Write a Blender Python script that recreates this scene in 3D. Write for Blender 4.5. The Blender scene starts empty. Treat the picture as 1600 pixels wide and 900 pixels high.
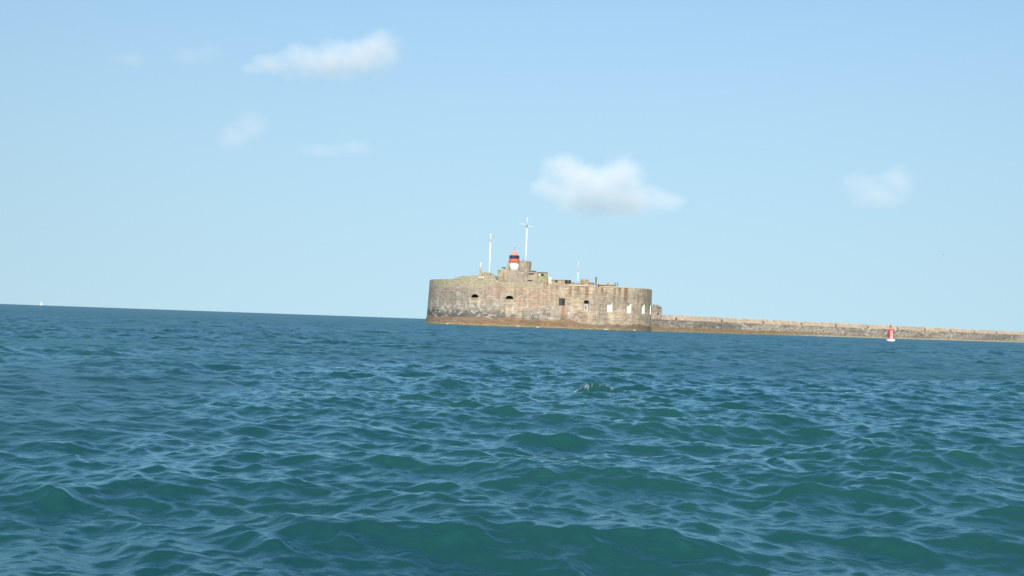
import bpy, bmesh, math, random
import numpy as np
from mathutils import Vector, Matrix

random.seed(7)
RNG = np.random.default_rng(11)
R = math.radians
S = bpy.context.scene
COL = S.collection

# ------------------------------------------------------------------ camera
CAM_H = 1.9
FPX = 1800.0                       # focal length in pixels of the 1600 px wide photograph
PITCH = math.atan(52.6 / FPX)
ROLL = R(2.01)
cam_data = bpy.data.cameras.new('camera')
cam = bpy.data.objects.new('camera', cam_data)
COL.objects.link(cam)
cam_data.sensor_width = 36.0
cam_data.lens = 36.0 * FPX / 1600.0
cam_data.clip_start = 0.1
cam_data.clip_end = 40000.0
CM = Matrix.Rotation(R(90) + PITCH, 4, 'X') @ Matrix.Rotation(ROLL, 4, 'Z')
cam.matrix_world = Matrix.Translation((0, 0, CAM_H)) @ CM
S.camera = cam
CM3 = CM.to_3x3()


def at(px, py, Y):
    """the point at depth Y that was measured at photo pixel (px, py)"""
    d = CM3 @ Vector(((px - 800) / FPX, -(py - 450) / FPX, -1.0))
    return Vector((0, 0, CAM_H)) + d * (Y / d.y)


def to_px(p):
    q = CM3.transposed() @ (Vector(p) - Vector((0, 0, CAM_H)))
    return 800 + FPX * q.x / -q.z, 450 - FPX * q.y / -q.z


# ------------------------------------------------------------------ render settings, sky, sun
S.render.engine = 'CYCLES'
S.cycles.use_denoising = True
S.cycles.max_bounces = 16
S.cycles.volume_bounces = 14
S.cycles.volume_step_rate = 0.6
S.view_settings.view_transform = 'Standard'
S.view_settings.look = 'None'
S.view_settings.exposure = 0.0
S.view_settings.gamma = 1.0
S.view_settings.use_curve_mapping = False

SUN_EL, SUN_ROT = 33.0, 184.0
world = bpy.data.worlds.new('World')
S.world = world
world.use_nodes = True
wn = world.node_tree
bgd = wn.nodes['Background']
sky = wn.nodes.new('ShaderNodeTexSky')
sky.sky_type = 'NISHITA'
sky.sun_disc = False
sky.sun_elevation = R(SUN_EL)
sky.sun_rotation = R(SUN_ROT)
sky.air_density = 1.0
sky.dust_density = 0.48
sky.ozone_density = 5.5


def nmath(nt, op, a, b=None, c=None, clamp=False):
    n = nt.nodes.new('ShaderNodeMath')
    n.operation = op
    n.use_clamp = clamp
    for i, v in enumerate((a, b, c)):
        if v is None:
            continue
        if isinstance(v, (int, float)):
            n.inputs[i].default_value = v
        else:
            nt.links.new(v, n.inputs[i])
    return n.outputs[0]


# a hazy sea sky brightens much more slowly towards the horizon than the clear model does:
# look the sky model up along a flattened elevation
tc = wn.nodes.new('ShaderNodeTexCoord')
sx = wn.nodes.new('ShaderNodeSeparateXYZ')
wn.links.new(tc.outputs['Generated'], sx.inputs[0])
z = nmath(wn, 'MAXIMUM', sx.outputs[2], 0.0)
z2 = nmath(wn, 'MULTIPLY', z, z)
zz = nmath(wn, 'MULTIPLY_ADD', z2, nmath(wn, 'MULTIPLY_ADD', z, 0.95, 0.06), nmath(wn, 'MULTIPLY_ADD', z, 0.11, 0.066))
zz = nmath(wn, 'MINIMUM', zz, 0.95)
hl = nmath(wn, 'SQRT', nmath(wn, 'SUBTRACT', 1.0, nmath(wn, 'MULTIPLY', zz, zz)))
h0 = nmath(wn, 'MAXIMUM', nmath(wn, 'SQRT', nmath(wn, 'MULTIPLY_ADD', sx.outputs[0], sx.outputs[0],
                                                nmath(wn, 'MULTIPLY', sx.outputs[1], sx.outputs[1]))), 0.001)
kk = nmath(wn, 'DIVIDE', hl, h0)
cx = wn.nodes.new('ShaderNodeCombineXYZ')
wn.links.new(nmath(wn, 'MULTIPLY', sx.outputs[0], kk), cx.inputs[0])
wn.links.new(nmath(wn, 'MULTIPLY', sx.outputs[1], kk), cx.inputs[1])
wn.links.new(zz, cx.inputs[2])
wn.links.new(cx.outputs[0], sky.inputs[0])
wn.links.new(sky.outputs[0], bgd.inputs[0])
bgd.inputs[1].default_value = 0.1095

sd = bpy.data.lights.new('sun', 'SUN')
sd.energy = 4.7
sd.angle = R(0.5)
sd.color = (1.0, 0.95, 0.87)
sun = bpy.data.objects.new('sun', sd)
COL.objects.link(sun)
SUN = Vector((math.sin(R(SUN_ROT)) * math.cos(R(SUN_EL)), math.cos(R(SUN_ROT)) * math.cos(R(SUN_EL)), math.sin(R(SUN_EL))))
sun.rotation_euler = SUN.to_track_quat('Z', 'Y').to_euler()
sun.location = (-60, -120, 120)


# ------------------------------------------------------------------ helpers
def link(o, parent=None):
    COL.objects.link(o)
    if parent is not None:
        o.parent = parent
        o.matrix_parent_inverse = parent.matrix_world.inverted()
    return o


def tag(o, label=None, cat=None, group=None, kind=None):
    if label:
        o['label'] = label
    if cat:
        o['category'] = cat
    if group:
        o['group'] = group
    if kind:
        o['kind'] = kind
    return o


def thing(name, loc, label, cat, group=None):
    o = bpy.data.objects.new(name, None)
    o.empty_display_size = 0.5
    o.location = loc
    COL.objects.link(o)
    bpy.context.view_layer.update()
    return tag(o, label, cat, group)


def obj(name, bm, m, parent=None, smooth=False):
    me = bpy.data.meshes.new(name)
    bmesh.ops.recalc_face_normals(bm, faces=bm.faces[:])
    bm.to_mesh(me)
    bm.free()
    me.materials.append(m)
    if smooth:
        me.polygons.foreach_set('use_smooth', [True] * len(me.polygons))
    return link(bpy.data.objects.new(name, me), parent)


def NB():
    return bmesh.new()


def box(bm, x0, x1, y0, y1, z0, z1, bev=0.0, jit=0.0):
    vs = []
    for zc in (z0, z1):
        for (a, b) in ((x0, y0), (x1, y0), (x1, y1), (x0, y1)):
            j = [random.uniform(-jit, jit) for _ in range(3)]
            vs.append(bm.verts.new((a + j[0], b + j[1], zc + j[2])))
    fs = [(3, 2, 1, 0), (4, 5, 6, 7), (0, 1, 5, 4), (1, 2, 6, 5), (2, 3, 7, 6), (3, 0, 4, 7)]
    nf = [bm.faces.new([vs[i] for i in f]) for f in fs]
    if bev > 0:
        es = list({e for f in nf for e in f.edges})
        bmesh.ops.bevel(bm, geom=es, offset=bev, segments=1, affect='EDGES')


def lathe(bm, cx, cy, prof, n=24, a0=0.0, a1=2 * math.pi):
    full = abs(a1 - a0 - 2 * math.pi) < 1e-6
    m = n if full else n + 1
    rings = []
    for (r, zc) in prof:
        rings.append([bm.verts.new((cx + r * math.sin(a0 + (a1 - a0) * i / n), cy - r * math.cos(a0 + (a1 - a0) * i / n), zc))
                      for i in range(m)])
    for a, b in zip(rings[:-1], rings[1:]):
        for i in range(n):
            j = (i + 1) % m
            bm.faces.new((a[i], a[j], b[j], b[i]))
    if full:
        if prof[0][0] > 1e-4:
            bm.faces.new(rings[0][::-1])
        if prof[-1][0] > 1e-4:
            bm.faces.new(rings[-1])
    bmesh.ops.remove_doubles(bm, verts=bm.verts[:], dist=1e-5)


def tube(bm, p0, p1, r0, r1, n=10):
    p0, p1 = Vector(p0), Vector(p1)
    d = (p1 - p0).normalized()
    u = d.orthogonal().normalized()
    v = d.cross(u)
    a = [bm.verts.new(p0 + (u * math.cos(t) + v * math.sin(t)) * r0) for t in [2 * math.pi * i / n for i in range(n)]]
    b = [bm.verts.new(p1 + (u * math.cos(t) + v * math.sin(t)) * r1) for t in [2 * math.pi * i / n for i in range(n)]]
    for i in range(n):
        bm.faces.new((a[i], a[(i + 1) % n], b[(i + 1) % n], b[i]))
    bm.faces.new(a[::-1])
    bm.faces.new(b)


def copy_tree(o, parent=None):
    c = o.copy()
    COL.objects.link(c)
    if parent is not None:
        c.parent = parent
    for ch in list(o.children):
        copy_tree(ch, c)
    return c


# numpy value noise -------------------------------------------------
def hash2(i, j, seed):
    n = (i.astype(np.int64) * 374761393 + j.astype(np.int64) * 668265263 + seed * 1442695041) & 0xFFFFFFFF
    n = ((n ^ (n >> 13)) * 1274126177) & 0xFFFFFFFF
    n = (n ^ (n >> 16)) & 0xFFFFFF
    return n / float(0xFFFFFF)


def vnoise(x, y, seed=0):
    xi, yi = np.floor(x), np.floor(y)
    fx, fy = x - xi, y - yi
    fx, fy = fx * fx * (3 - 2 * fx), fy * fy * (3 - 2 * fy)
    a, b = hash2(xi, yi, seed), hash2(xi + 1, yi, seed)
    c, d = hash2(xi, yi + 1, seed), hash2(xi + 1, yi + 1, seed)
    return (a * (1 - fx) + b * fx) * (1 - fy) + (c * (1 - fx) + d * fx) * fy


def fbm(x, y, seed=0, o=4):
    r, a, t = 0, 0.5, 0
    for k in range(o):
        r = r + a * vnoise(x * 2 ** k, y * 2 ** k, seed + 17 * k)
        t += a
        a *= 0.5
    return r / t


def sst(a, b, x):
    t = np.clip((x - a) / (b - a), 0, 1)
    return t * t * (3 - 2 * t)


def mixc(c, col, m):
    return c * (1 - m[:, None]) + np.array(col)[None, :] * m[:, None]


# ------------------------------------------------------------------ materials
def mat(name):
    m = bpy.data.materials.new(name)
    m.use_nodes = True
    return m, m.node_tree, m.node_tree.nodes['Principled BSDF']


def plain(name, col, rough=0.6, var=0.15, scale=2.0, metal=0.0, dirt=None, dirt_amt=0.0):
    m, nt, b = mat(name)
    tcn = nt.nodes.new('ShaderNodeTexCoord')
    n = nt.nodes.new('ShaderNodeTexNoise')
    n.inputs['Scale'].default_value = scale
    n.inputs['Detail'].default_value = 5
    nt.links.new(tcn.outputs['Object'], n.inputs['Vector'])
    cr = nt.nodes.new('ShaderNodeValToRGB')
    cr.color_ramp.elements[0].position = 0.3
    cr.color_ramp.elements[1].position = 0.72
    lo = [c * (1 - var) for c in col]
    if dirt:
        lo = [a * (1 - dirt_amt) + d * dirt_amt for a, d in zip(lo, dirt)]
    hi = [min(1, c * (1 + var)) for c in col]
    cr.color_ramp.elements[0].color = (*lo, 1)
    cr.color_ramp.elements[1].color = (*hi, 1)
    nt.links.new(n.outputs[0], cr.inputs[0])
    nt.links.new(cr.outputs[0], b.inputs['Base Color'])
    b.inputs['Roughness'].default_value = rough
    b.inputs['Metallic'].default_value = metal
    bp = nt.nodes.new('ShaderNodeBump')
    bp.inputs['Strength'].default_value = 0.25
    bp.inputs['Distance'].default_value = 0.05
    nt.links.new(n.outputs[0], bp.inputs['Height'])
    nt.links.new(bp.outputs[0], b.inputs['Normal'])
    return m


def masonry(name, course=0.62, length=1.35, joint=0.05, bump=0.09):
    """weathered ashlar: the stain colours come from the 'stain' attribute, the courses and pitting from nodes (UV in metres)"""
    m, nt, b = mat(name)
    at_ = nt.nodes.new('ShaderNodeAttribute')
    at_.attribute_name = 'stain'
    uv = nt.nodes.new('ShaderNodeUVMap')
    br = nt.nodes.new('ShaderNodeTexBrick')
    br.inputs['Scale'].default_value = 1.0
    br.inputs['Brick Width'].default_value = length
    br.inputs['Row Height'].default_value = course
    br.inputs['Mortar Size'].default_value = joint
    br.inputs['Mortar Smooth'].default_value = 0.4
    br.inputs['Color1'].default_value = (1, 1, 1, 1)
    br.inputs['Color2'].default_value = (0.82, 0.82, 0.82, 1)
    br.inputs['Mortar'].default_value = (0.78, 0.76, 0.73, 1)
    nt.links.new(uv.outputs[0], br.inputs['Vector'])
    n = nt.nodes.new('ShaderNodeTexNoise')
    n.inputs['Scale'].default_value = 1.6
    n.inputs['Detail'].default_value = 6
    n.inputs['Roughness'].default_value = 0.7
    nt.links.new(uv.outputs[0], n.inputs['Vector'])
    mr = nt.nodes.new('ShaderNodeMapRange')
    mr.inputs['From Min'].default_value = 0.3
    mr.inputs['From Max'].default_value = 0.7
    mr.inputs['To Min'].default_value = 0.93
    mr.inputs['To Max'].default_value = 1.42
    nt.links.new(n.outputs[0], mr.inputs[0])
    mx = nt.nodes.new('ShaderNodeMixRGB')
    mx.blend_type = 'MULTIPLY'
    mx.inputs[0].default_value = 1
    nt.links.new(at_.outputs['Color'], mx.inputs[1])
    nt.links.new(br.outputs['Color'], mx.inputs[2])
    vm = nt.nodes.new('ShaderNodeVectorMath')
    vm.operation = 'SCALE'
    nt.links.new(mx.outputs[0], vm.inputs[0])
    nt.links.new(mr.outputs[0], vm.inputs['Scale'])
    nt.links.new(vm.outputs[0], b.inputs['Base Color'])
    b.inputs['Roughness'].default_value = 0.9
    b.inputs['Specular IOR Level'].default_value = 0.25
    ad = nmath(nt, 'MULTIPLY_ADD', br.outputs['Fac'], -0.8, n.outputs[0])
    bp = nt.nodes.new('ShaderNodeBump')
    bp.inputs['Strength'].default_value = 0.7
    bp.inputs['Distance'].default_value = bump
    nt.links.new(ad, bp.inputs['Height'])
    nt.links.new(bp.outputs[0], b.inputs['Normal'])
    return m


M_STONE = masonry('weathered_stone')
M_BREAK = masonry('breakwater_stone', course=0.72, length=1.7, joint=0.07)
M_ROUGH = plain('rough_tan_stone', (0.40, 0.325, 0.22), 0.9, 0.3, 0.8, dirt=(0.22, 0.20, 0.11), dirt_amt=0.5)
M_CONC = plain('stained_concrete', (0.38, 0.31, 0.225), 0.9, 0.22, 0.7, dirt=(0.24, 0.2, 0.15), dirt_amt=0.5)
M_PINK = plain('reddish_stone', (0.36, 0.235, 0.17), 0.9, 0.25, 0.9)
M_OCHRE = plain('ochre_roof_slab', (0.42, 0.31, 0.16), 0.85, 0.2, 0.6)
M_GREEN = plain('lichen_concrete', (0.33, 0.30, 0.175), 0.9, 0.25, 0.7)
M_COPING = plain('pale_coping_stone', (0.66, 0.58, 0.46), 0.85, 0.12, 0.5)
M_WHITE = plain('white_paint', (0.80, 0.79, 0.75), 0.5, 0.05, 0.6)
M_LIME = plain('limewashed_recess', (0.88, 0.85, 0.76), 0.8, 0.05, 0.8)
M_RED = plain('red_paint', (0.80, 0.19, 0.09), 0.45, 0.15, 0.8)
M_BUOY = plain('buoy_red_paint', (0.62, 0.09, 0.07), 0.5, 0.2, 1.5)
M_REDL = plain('overlit_red_paint', (0.84, 0.32, 0.21), 0.5, 0.12, 0.8)  # overexposed brightness of the dome put into this paler red
M_MULL = plain('dull_red_frame', (0.16, 0.05, 0.06), 0.6, 0.1)
M_LIMEG = plain('grey_limewash', (0.46, 0.43, 0.38), 0.85, 0.2, 1.2)
M_DSTONE = plain('dark_brown_stone', (0.185, 0.155, 0.12), 0.9, 0.3, 1.0)  # darker brown than the concrete of the observation post
M_TURRET = plain('grey_brown_stone', (0.30, 0.255, 0.21), 0.9, 0.35, 0.9, dirt=(0.16, 0.13, 0.11), dirt_amt=0.5)
M_DARK = plain('dark_void_or_shade', (0.02, 0.02, 0.022), 0.9, 0.1)  # openings, and the painted lintel shade in the slot window
M_GLASS = plain('lantern_glass', (0.035, 0.03, 0.06), 0.12, 0.2)
M_SHUT = plain('dark_shutter', (0.07, 0.062, 0.055), 0.8, 0.2)
M_IRON = plain('dark_iron', (0.06, 0.05, 0.045), 0.7, 0.2)
M_RUST = plain('rusty_door', (0.46, 0.19, 0.06), 0.85, 0.25, 1.0)
M_GREY = plain('grey_fitting', (0.22, 0.22, 0.22), 0.6, 0.1)
M_BROWNPOST = plain('brown_post', (0.2, 0.155, 0.11), 0.85, 0.15)
M_SLAB = plain('dark_edge_slab', (0.17, 0.15, 0.125), 0.9, 0.2)


# ------------------------------------------------------------------ the sea
def build_sea():
    Lw = np.array([-0.30, -1.0])
    Lw /= np.linalg.norm(Lw)

    def band(l0, l1, slope, spread, seed, N=512, p=4.0, chop=0.9):
        L = l1 * 9.7
        rg = np.random.default_rng(seed)
        k1 = np.fft.fftfreq(N, 1.0 / N) * 2 * np.pi / L
        kx, ky = np.meshgrid(k1, k1, indexing='ij')
        k = np.hypot(kx, ky)
        k[0, 0] = 1
        ka, kb = 2 * np.pi / l1, 2 * np.pi / l0
        win = sst(ka * 0.8, ka * 1.05, k) * (1 - sst(kb * 0.95, kb * 1.25, k))
        c = (kx * Lw[0] + ky * Lw[1]) / k
        D = np.clip(c, 0, 1) ** spread + 0.035
        A = np.sqrt(win * D * k ** -p)
        H = A * (rg.normal(size=k.shape) + 1j * rg.normal(size=k.shape))
        f = lambda q: np.real(np.fft.ifft2(q))
        sxx, syy = f(1j * kx * H), f(1j * ky * H)
        sc = slope / math.sqrt(np.mean(sxx ** 2 + syy ** 2))
        H = H * sc
        h = f(H)
        dx, dy = f(-1j * kx / k * H) * chop, f(-1j * ky / k * H) * chop
        jac = (1 + f(kx * kx / k * H) * chop * -1) * (1 + f(ky * ky / k * H) * chop * -1)
        return L, N, np.stack([h, -dx, -dy, jac]).astype(np.float32)

    # polar sheet, fine where the lens sees it, all the way round and out to the horizon
    def steps(a, b, q):
        n = max(2, int(math.log(b / a) / q))
        return list(np.exp(np.linspace(math.log(a), math.log(b), n, endpoint=False)))
    rr = steps(0.8, 5.0, 0.05) + steps(5.0, 70, 0.0030) + steps(70, 400, 0.0028) + steps(400, 1500, 0.005) + steps(1500, 12000, 0.02) + [12000.0, 16000.0]
    rr = np.array(rr)
    fine = np.arange(-33, 33.001, 0.066)
    side = np.arange(33.25, 82, 0.25)
    coarse = np.arange(84, 276.1, 3.0)
    th = np.radians(np.concatenate([-side[::-1], fine, side, coarse]))
    nr, na = len(rr), len(th)
    r = np.repeat(rr, na)
    t = np.tile(th, nr)
    X, Y = r * np.sin(t), r * np.cos(t)
    dr = np.gradient(rr)
    sp = np.repeat(dr, na)
    z = np.zeros_like(X)
    ox, oy = np.zeros_like(X), np.zeros_like(X)
    foam = np.zeros_like(X)
    lost = np.full_like(X, 0.0004)                # slope variance too fine for the sheet, kept as roughness
    gust = 0.45 + 1.1 * fbm(X / 11.0, Y / 19.0, 5, 3)
    for (l0, l1, sl, spd, seed, rot, ch) in ((4.5, 13.0, 0.044, 3.0, 3, 0.15, 1.0), (1.3, 4.2, 0.105, 2.4, 14, 0.45, 0.85),
                                             (0.45, 1.3, 0.152, 2.2, 5, -0.35, 0.7), (0.15, 0.45, 0.150, 1.2, 6, 0.15, 0.45)):
        L, N, F = band(l0, l1, sl, spd, seed, chop=ch)
        # the grid of each band is turned, so that its repeats do not line up with the others' or with the view
        ca, sa = math.cos(rot), math.sin(rot)
        u, v = (X * ca + Y * sa) / L * N, (-X * sa + Y * ca) / L * N
        # wave directions were laid out unturned; turn displacement back into world space
        ui, vi = np.floor(u).astype(np.int64), np.floor(v).astype(np.int64)
        fu, fv = (u - ui).astype(np.float32), (v - vi).astype(np.float32)
        i0, i1, j0, j1 = ui % N, (ui + 1) % N, vi % N, (vi + 1) % N
        G = (F[:, i0, j0] * (1 - fu) + F[:, i1, j0] * fu) * (1 - fv) + (F[:, i0, j1] * (1 - fu) + F[:, i1, j1] * fu) * fv
        w = sst(2.2 * l0, 0.7 * l0, sp) if l1 < 10 else sst(9.0, 4.0, sp)
        w = w * (gust if l1 < 5 else 1.0)
        lost += np.clip(1 - w * w, 0, 1) * sl * sl * 0.5
        z += G[0] * w
        ox += (G[1] * ca - G[2] * sa) * w
        oy += (G[1] * sa + G[2] * ca) * w
        if l0 in (1.3,):
            foam += sst(0.60, 0.44, G[3]) * w * (r > 45) * sst(0.55, 0.8, vnoise(X / 9, Y / 14, 9))
    # single crests that stand out in the photograph, each a short steep hump on the sea
    for (px, py, w, hgt, f) in ((930, 608, 0.55, 0.22, 1), (872, 672, 0.6, 0.15, 0),
                                (50, 690, 0.7, 0.16, 0)):
        p = at(px, py, 100.0)
        d = p - Vector((0, 0, CAM_H))
        g = Vector((0, 0, CAM_H)) + d * (-(CAM_H - 0.1) / d.z)
        a = (X - g.x) / w
        yy = (Y - g.y - 0.15 * w * a * a)
        b = np.where(yy < 0, yy / (0.42 * w), yy / (0.9 * w))
        e = np.exp(-a * a - b * b)
        z += hgt * e
        oy -= 0.35 * hgt * e
        if f:
            rim = np.exp(-((b + 0.15) / 0.35) ** 2) * sst(1.35, 0.9, np.abs(a)) * np.clip(sst(0.35, 0.6, a) + sst(-0.35, -0.6, a) + 0.35, 0, 1)
            foam = np.maximum(foam, rim * (RNG.random(X.shape) > 0.78) * 0.6)
    X2, Y2 = X + ox, Y + oy
    z = z * sst(4000, 1500, r)
    co = np.stack([X2, Y2, z], 1).astype(np.float32)
    # faces
    I = np.arange(nr * na).reshape(nr, na)
    a = I[:-1, :]
    b = np.roll(I, -1, 1)[:-1, :]
    c = np.roll(I, -1, 1)[1:, :]
    d = I[1:, :]
    quads = np.stack([a, d, c, b], -1).reshape(-1, 4)
    me = bpy.data.meshes.new('sea')
    me.vertices.add(len(co))
    me.vertices.foreach_set('co', co.ravel())
    nq = len(quads)
    me.loops.add(nq * 4)
    me.loops.foreach_set('vertex_index', quads.astype(np.int32).ravel())
    me.polygons.add(nq)
    me.polygons.foreach_set('loop_start', np.arange(0, nq * 4, 4, dtype=np.int32))
    me.polygons.foreach_set('use_smooth', np.ones(nq, dtype=bool))
    me.update(calc_edges=True)
    ra = me.attributes.new('ripple', 'FLOAT', 'POINT')
    ra.data.foreach_set('value', (lost ** 0.25).astype(np.float32))
    fa = me.attributes.new('foam', 'FLOAT', 'POINT')
    fa.data.foreach_set('value', np.clip(foam, 0, 1).astype(np.float32))

    m, nt, bs = mat('sea_water')
    tcn = nt.nodes.new('ShaderNodeTexCoord')
    mp = nt.nodes.new('ShaderNodeMapping')
    mp.inputs['Rotation'].default_value = (0, 0, 0.3)
    mp.inputs['Scale'].default_value = (0.7, 1.0, 1.0)
    nt.links.new(tcn.outputs['Object'], mp.inputs[0])
    n1 = nt.nodes.new('ShaderNodeTexNoise')
    n1.inputs['Scale'].default_value = 7.0
    n1.inputs['Detail'].default_value = 5.0
    n1.inputs['Distortion'].default_value = 0.6
    nt.links.new(mp.outputs[0], n1.inputs['Vector'])
    bp = nt.nodes.new('ShaderNodeBump')
    bp.inputs['Strength'].default_value = 0.7
    bp.inputs['Distance'].default_value = 0.03
    nt.links.new(n1.outputs[0], bp.inputs['Height'])
    n2 = nt.nodes.new('ShaderNodeTexNoise')          # drifting turbidity: patches of greener and bluer water
    n2.inputs['Scale'].default_value = 0.06
    n2.inputs['Detail'].default_value = 4.0
    nt.links.new(tcn.outputs['Object'], n2.inputs['Vector'])
    cr = nt.nodes.new('ShaderNodeValToRGB')
    cr.color_ramp.elements[0].position = 0.35
    cr.color_ramp.elements[1].position = 0.65
    cr.color_ramp.elements[0].color = (0.010, 0.062, 0.066, 1)
    cr.color_ramp.elements[1].color = (0.018, 0.086, 0.075, 1)
    nt.links.new(n2.outputs[0], cr.inputs[0])
    nt.nodes.remove(bs)
    body = nt.nodes.new('ShaderNodeBsdfDiffuse')          # light coming back out of the water
    nt.links.new(cr.outputs[0], body.inputs['Color'])
    nt.links.new(bp.outputs[0], body.inputs['Normal'])
    gl = nt.nodes.new('ShaderNodeBsdfGlossy')
    gl.inputs['Color'].default_value = (0.62, 0.89, 1.0, 1)  # bluer sky reflection put into the gloss tint, not a water colour
    rn = nt.nodes.new('ShaderNodeAttribute')
    rn.attribute_name = 'ripple'
    nt.links.new(rn.outputs['Fac'], gl.inputs['Roughness'])
    nt.links.new(bp.outputs[0], gl.inputs['Normal'])
    # mean Fresnel reflection of a rippled sea (Bruneton's fit): sigma is the unresolved slope
    sg = nmath(nt, 'MULTIPLY', rn.outputs['Fac'], rn.outputs['Fac'])
    lw = nt.nodes.new('ShaderNodeLayerWeight')
    lw.inputs['Blend'].default_value = 0.5
    nt.links.new(bp.outputs[0], lw.inputs['Normal'])
    ex = nmath(nt, 'MULTIPLY', nmath(nt, 'EXPONENT', nmath(nt, 'MULTIPLY', sg, -2.69)), 5.0)
    den = nmath(nt, 'MULTIPLY_ADD', nmath(nt, 'POWER', sg, 1.5), 22.7, 1.0)
    fr = nmath(nt, 'MULTIPLY_ADD', nmath(nt, 'DIVIDE', nmath(nt, 'POWER', lw.outputs['Facing'], ex), den), 0.97, 0.02)
    bs = nt.nodes.new('ShaderNodeMixShader')
    nt.links.new(fr, bs.inputs[0])
    nt.links.new(body.outputs[0], bs.inputs[1])
    nt.links.new(gl.outputs[0], bs.inputs[2])
    fo = nt.nodes.new('ShaderNodeBsdfDiffuse')
    fo.inputs[0].default_value = (0.75, 0.77, 0.75, 1)
    fa_ = nt.nodes.new('ShaderNodeAttribute')
    fa_.attribute_name = 'foam'
    ms = nt.nodes.new('ShaderNodeMixShader')
    nt.links.new(fa_.outputs['Fac'], ms.inputs[0])
    nt.links.new(bs.outputs[0], ms.inputs[1])
    nt.links.new(fo.outputs[0], ms.inputs[2])
    nt.links.new(ms.outputs[0], nt.nodes['Material Output'].inputs['Surface'])
    me.materials.append(m)
    o = bpy.data.objects.new('sea', me)
    COL.objects.link(o)
    tag(o, 'choppy teal sea with blue sky sheen running out to the horizon', 'sea', kind='structure')


build_sea()

# ------------------------------------------------------------------ the fort
C1, R1 = (22.2, 447.0), 31.9
C2, R2 = (-6.2, 450.0), 26.0


def hull_ring(ds=0.3):
    pts = []
    for (c, rad) in ((C1, R1), (C2, R2)):
        for i in range(1440):
            a = 2 * math.pi * i / 1440
            pts.append((c[0] + rad * math.cos(a), c[1] + rad * math.sin(a)))
    pts = sorted(set(pts))

    def half(ps):
        h = []
        for p in ps:
            while len(h) > 1 and (h[-1][0] - h[-2][0]) * (p[1] - h[-2][1]) - (h[-1][1] - h[-2][1]) * (p[0] - h[-2][0]) <= 0:
                h.pop()
            h.append(p)
        return h
    lo, up = half(pts), half(pts[::-1])
    ring = np.array(lo[:-1] + up[:-1])          # counter-clockwise from the leftmost point, front side first
    return ring


RING = hull_ring()
seg = np.hypot(*(np.roll(RING, -1, 0) - RING).T)
CUM = np.concatenate([[0], np.cumsum(seg)])
PER = CUM[-1]
RCL = np.vstack([RING, RING[:1]])


def ring_at(s):
    s = np.asarray(s, float) % PER
    x = np.interp(s, CUM, RCL[:, 0])
    y = np.interp(s, CUM, RCL[:, 1])
    e = 0.4
    x1, y1 = np.interp((s + e) % PER, CUM, RCL[:, 0]), np.interp((s + e) % PER, CUM, RCL[:, 1])
    x0, y0 = np.interp((s - e) % PER, CUM, RCL[:, 0]), np.interp((s - e) % PER, CUM, RCL[:, 1])
    tx, ty = x1 - x0, y1 - y0
    l = np.hypot(tx, ty)
    return x, y, ty / l, -tx / l                # point and outward normal


# photo column of every front position
SF = np.linspace(0, PER * 0.5, 1200)
xf, yf, nxf, nyf = ring_at(SF)
PXF = np.array([to_px((a, b, 9.0))[0] for a, b in zip(xf, yf)])
fm = (nxf * xf + nyf * yf) < 0                  # facing the camera
SFm, PXm = SF[fm], PXF[fm]


def s_of_px(px):
    return float(np.interp(px, PXm, SFm))


def px_of_s(s):
    return np.interp(s % PER, SFm, PXm, left=600, right=1100)


TOP_PX = [(664, 438.5), (672, 437.2), (690, 436.6), (706, 436), (711, 433.4), (716, 432.2), (745, 430.6), (771, 430.8), (774, 438), (780, 440),
          (850, 441.5), (858, 444.5), (872, 446), (950, 449.7), (1019, 453)]


def z_top(s):
    px = px_of_s(np.asarray(s, float))
    out = np.full(np.shape(px), 15.8)
    zs = []
    for (a, b) in TOP_PX:
        sx_ = float(np.interp(a, PXm, SFm))
        X_, Y_, _, _ = ring_at(sx_)
        zs.append(at(a, b, float(Y_)).z)
    val = np.interp(px, [a for a, _ in TOP_PX], zs)
    return np.where((px > 601) & (px < 1099), val, out)


def batter(s, zc):
    x = ring_at(s)[0]
    B = np.interp(x, [-32, 0, 40], [1.0, 0.6, 0.15])
    return B * (0.75 * np.clip((15 - zc) / 15, 0, 1.2) + 0.45 * np.clip((3 - zc) / 3, 0, 2))


# openings: photo column, half width, bottom and top height, kind
OPEN = [(742, 1.35, 10.3, 11.55, 'arch'), (796, 1.45, 10.1, 11.35, 'arch'),
        (878, 1.1, 8.35, 10.95, 'shut'), (916.3, 0.9, 6.6, 10.45, 'slot'),
        (953, 1.05, 6.7, 10.3, 'lime'), (983, 1.1, 6.6, 10.3, 'lime'), (1005, 1.1, 6.6, 10.3, 'lime'), (1016.3, 1.1, 6.6, 10.3, 'lime')]
OPEN = [(s_of_px(a), w, b, c, k, a) for (a, w, b, c, k) in OPEN]

fort = thing('sea_fort', (15, 447, 0), 'weathered oval stone fort rising from the sea at the end of the breakwater', 'fort')


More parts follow.
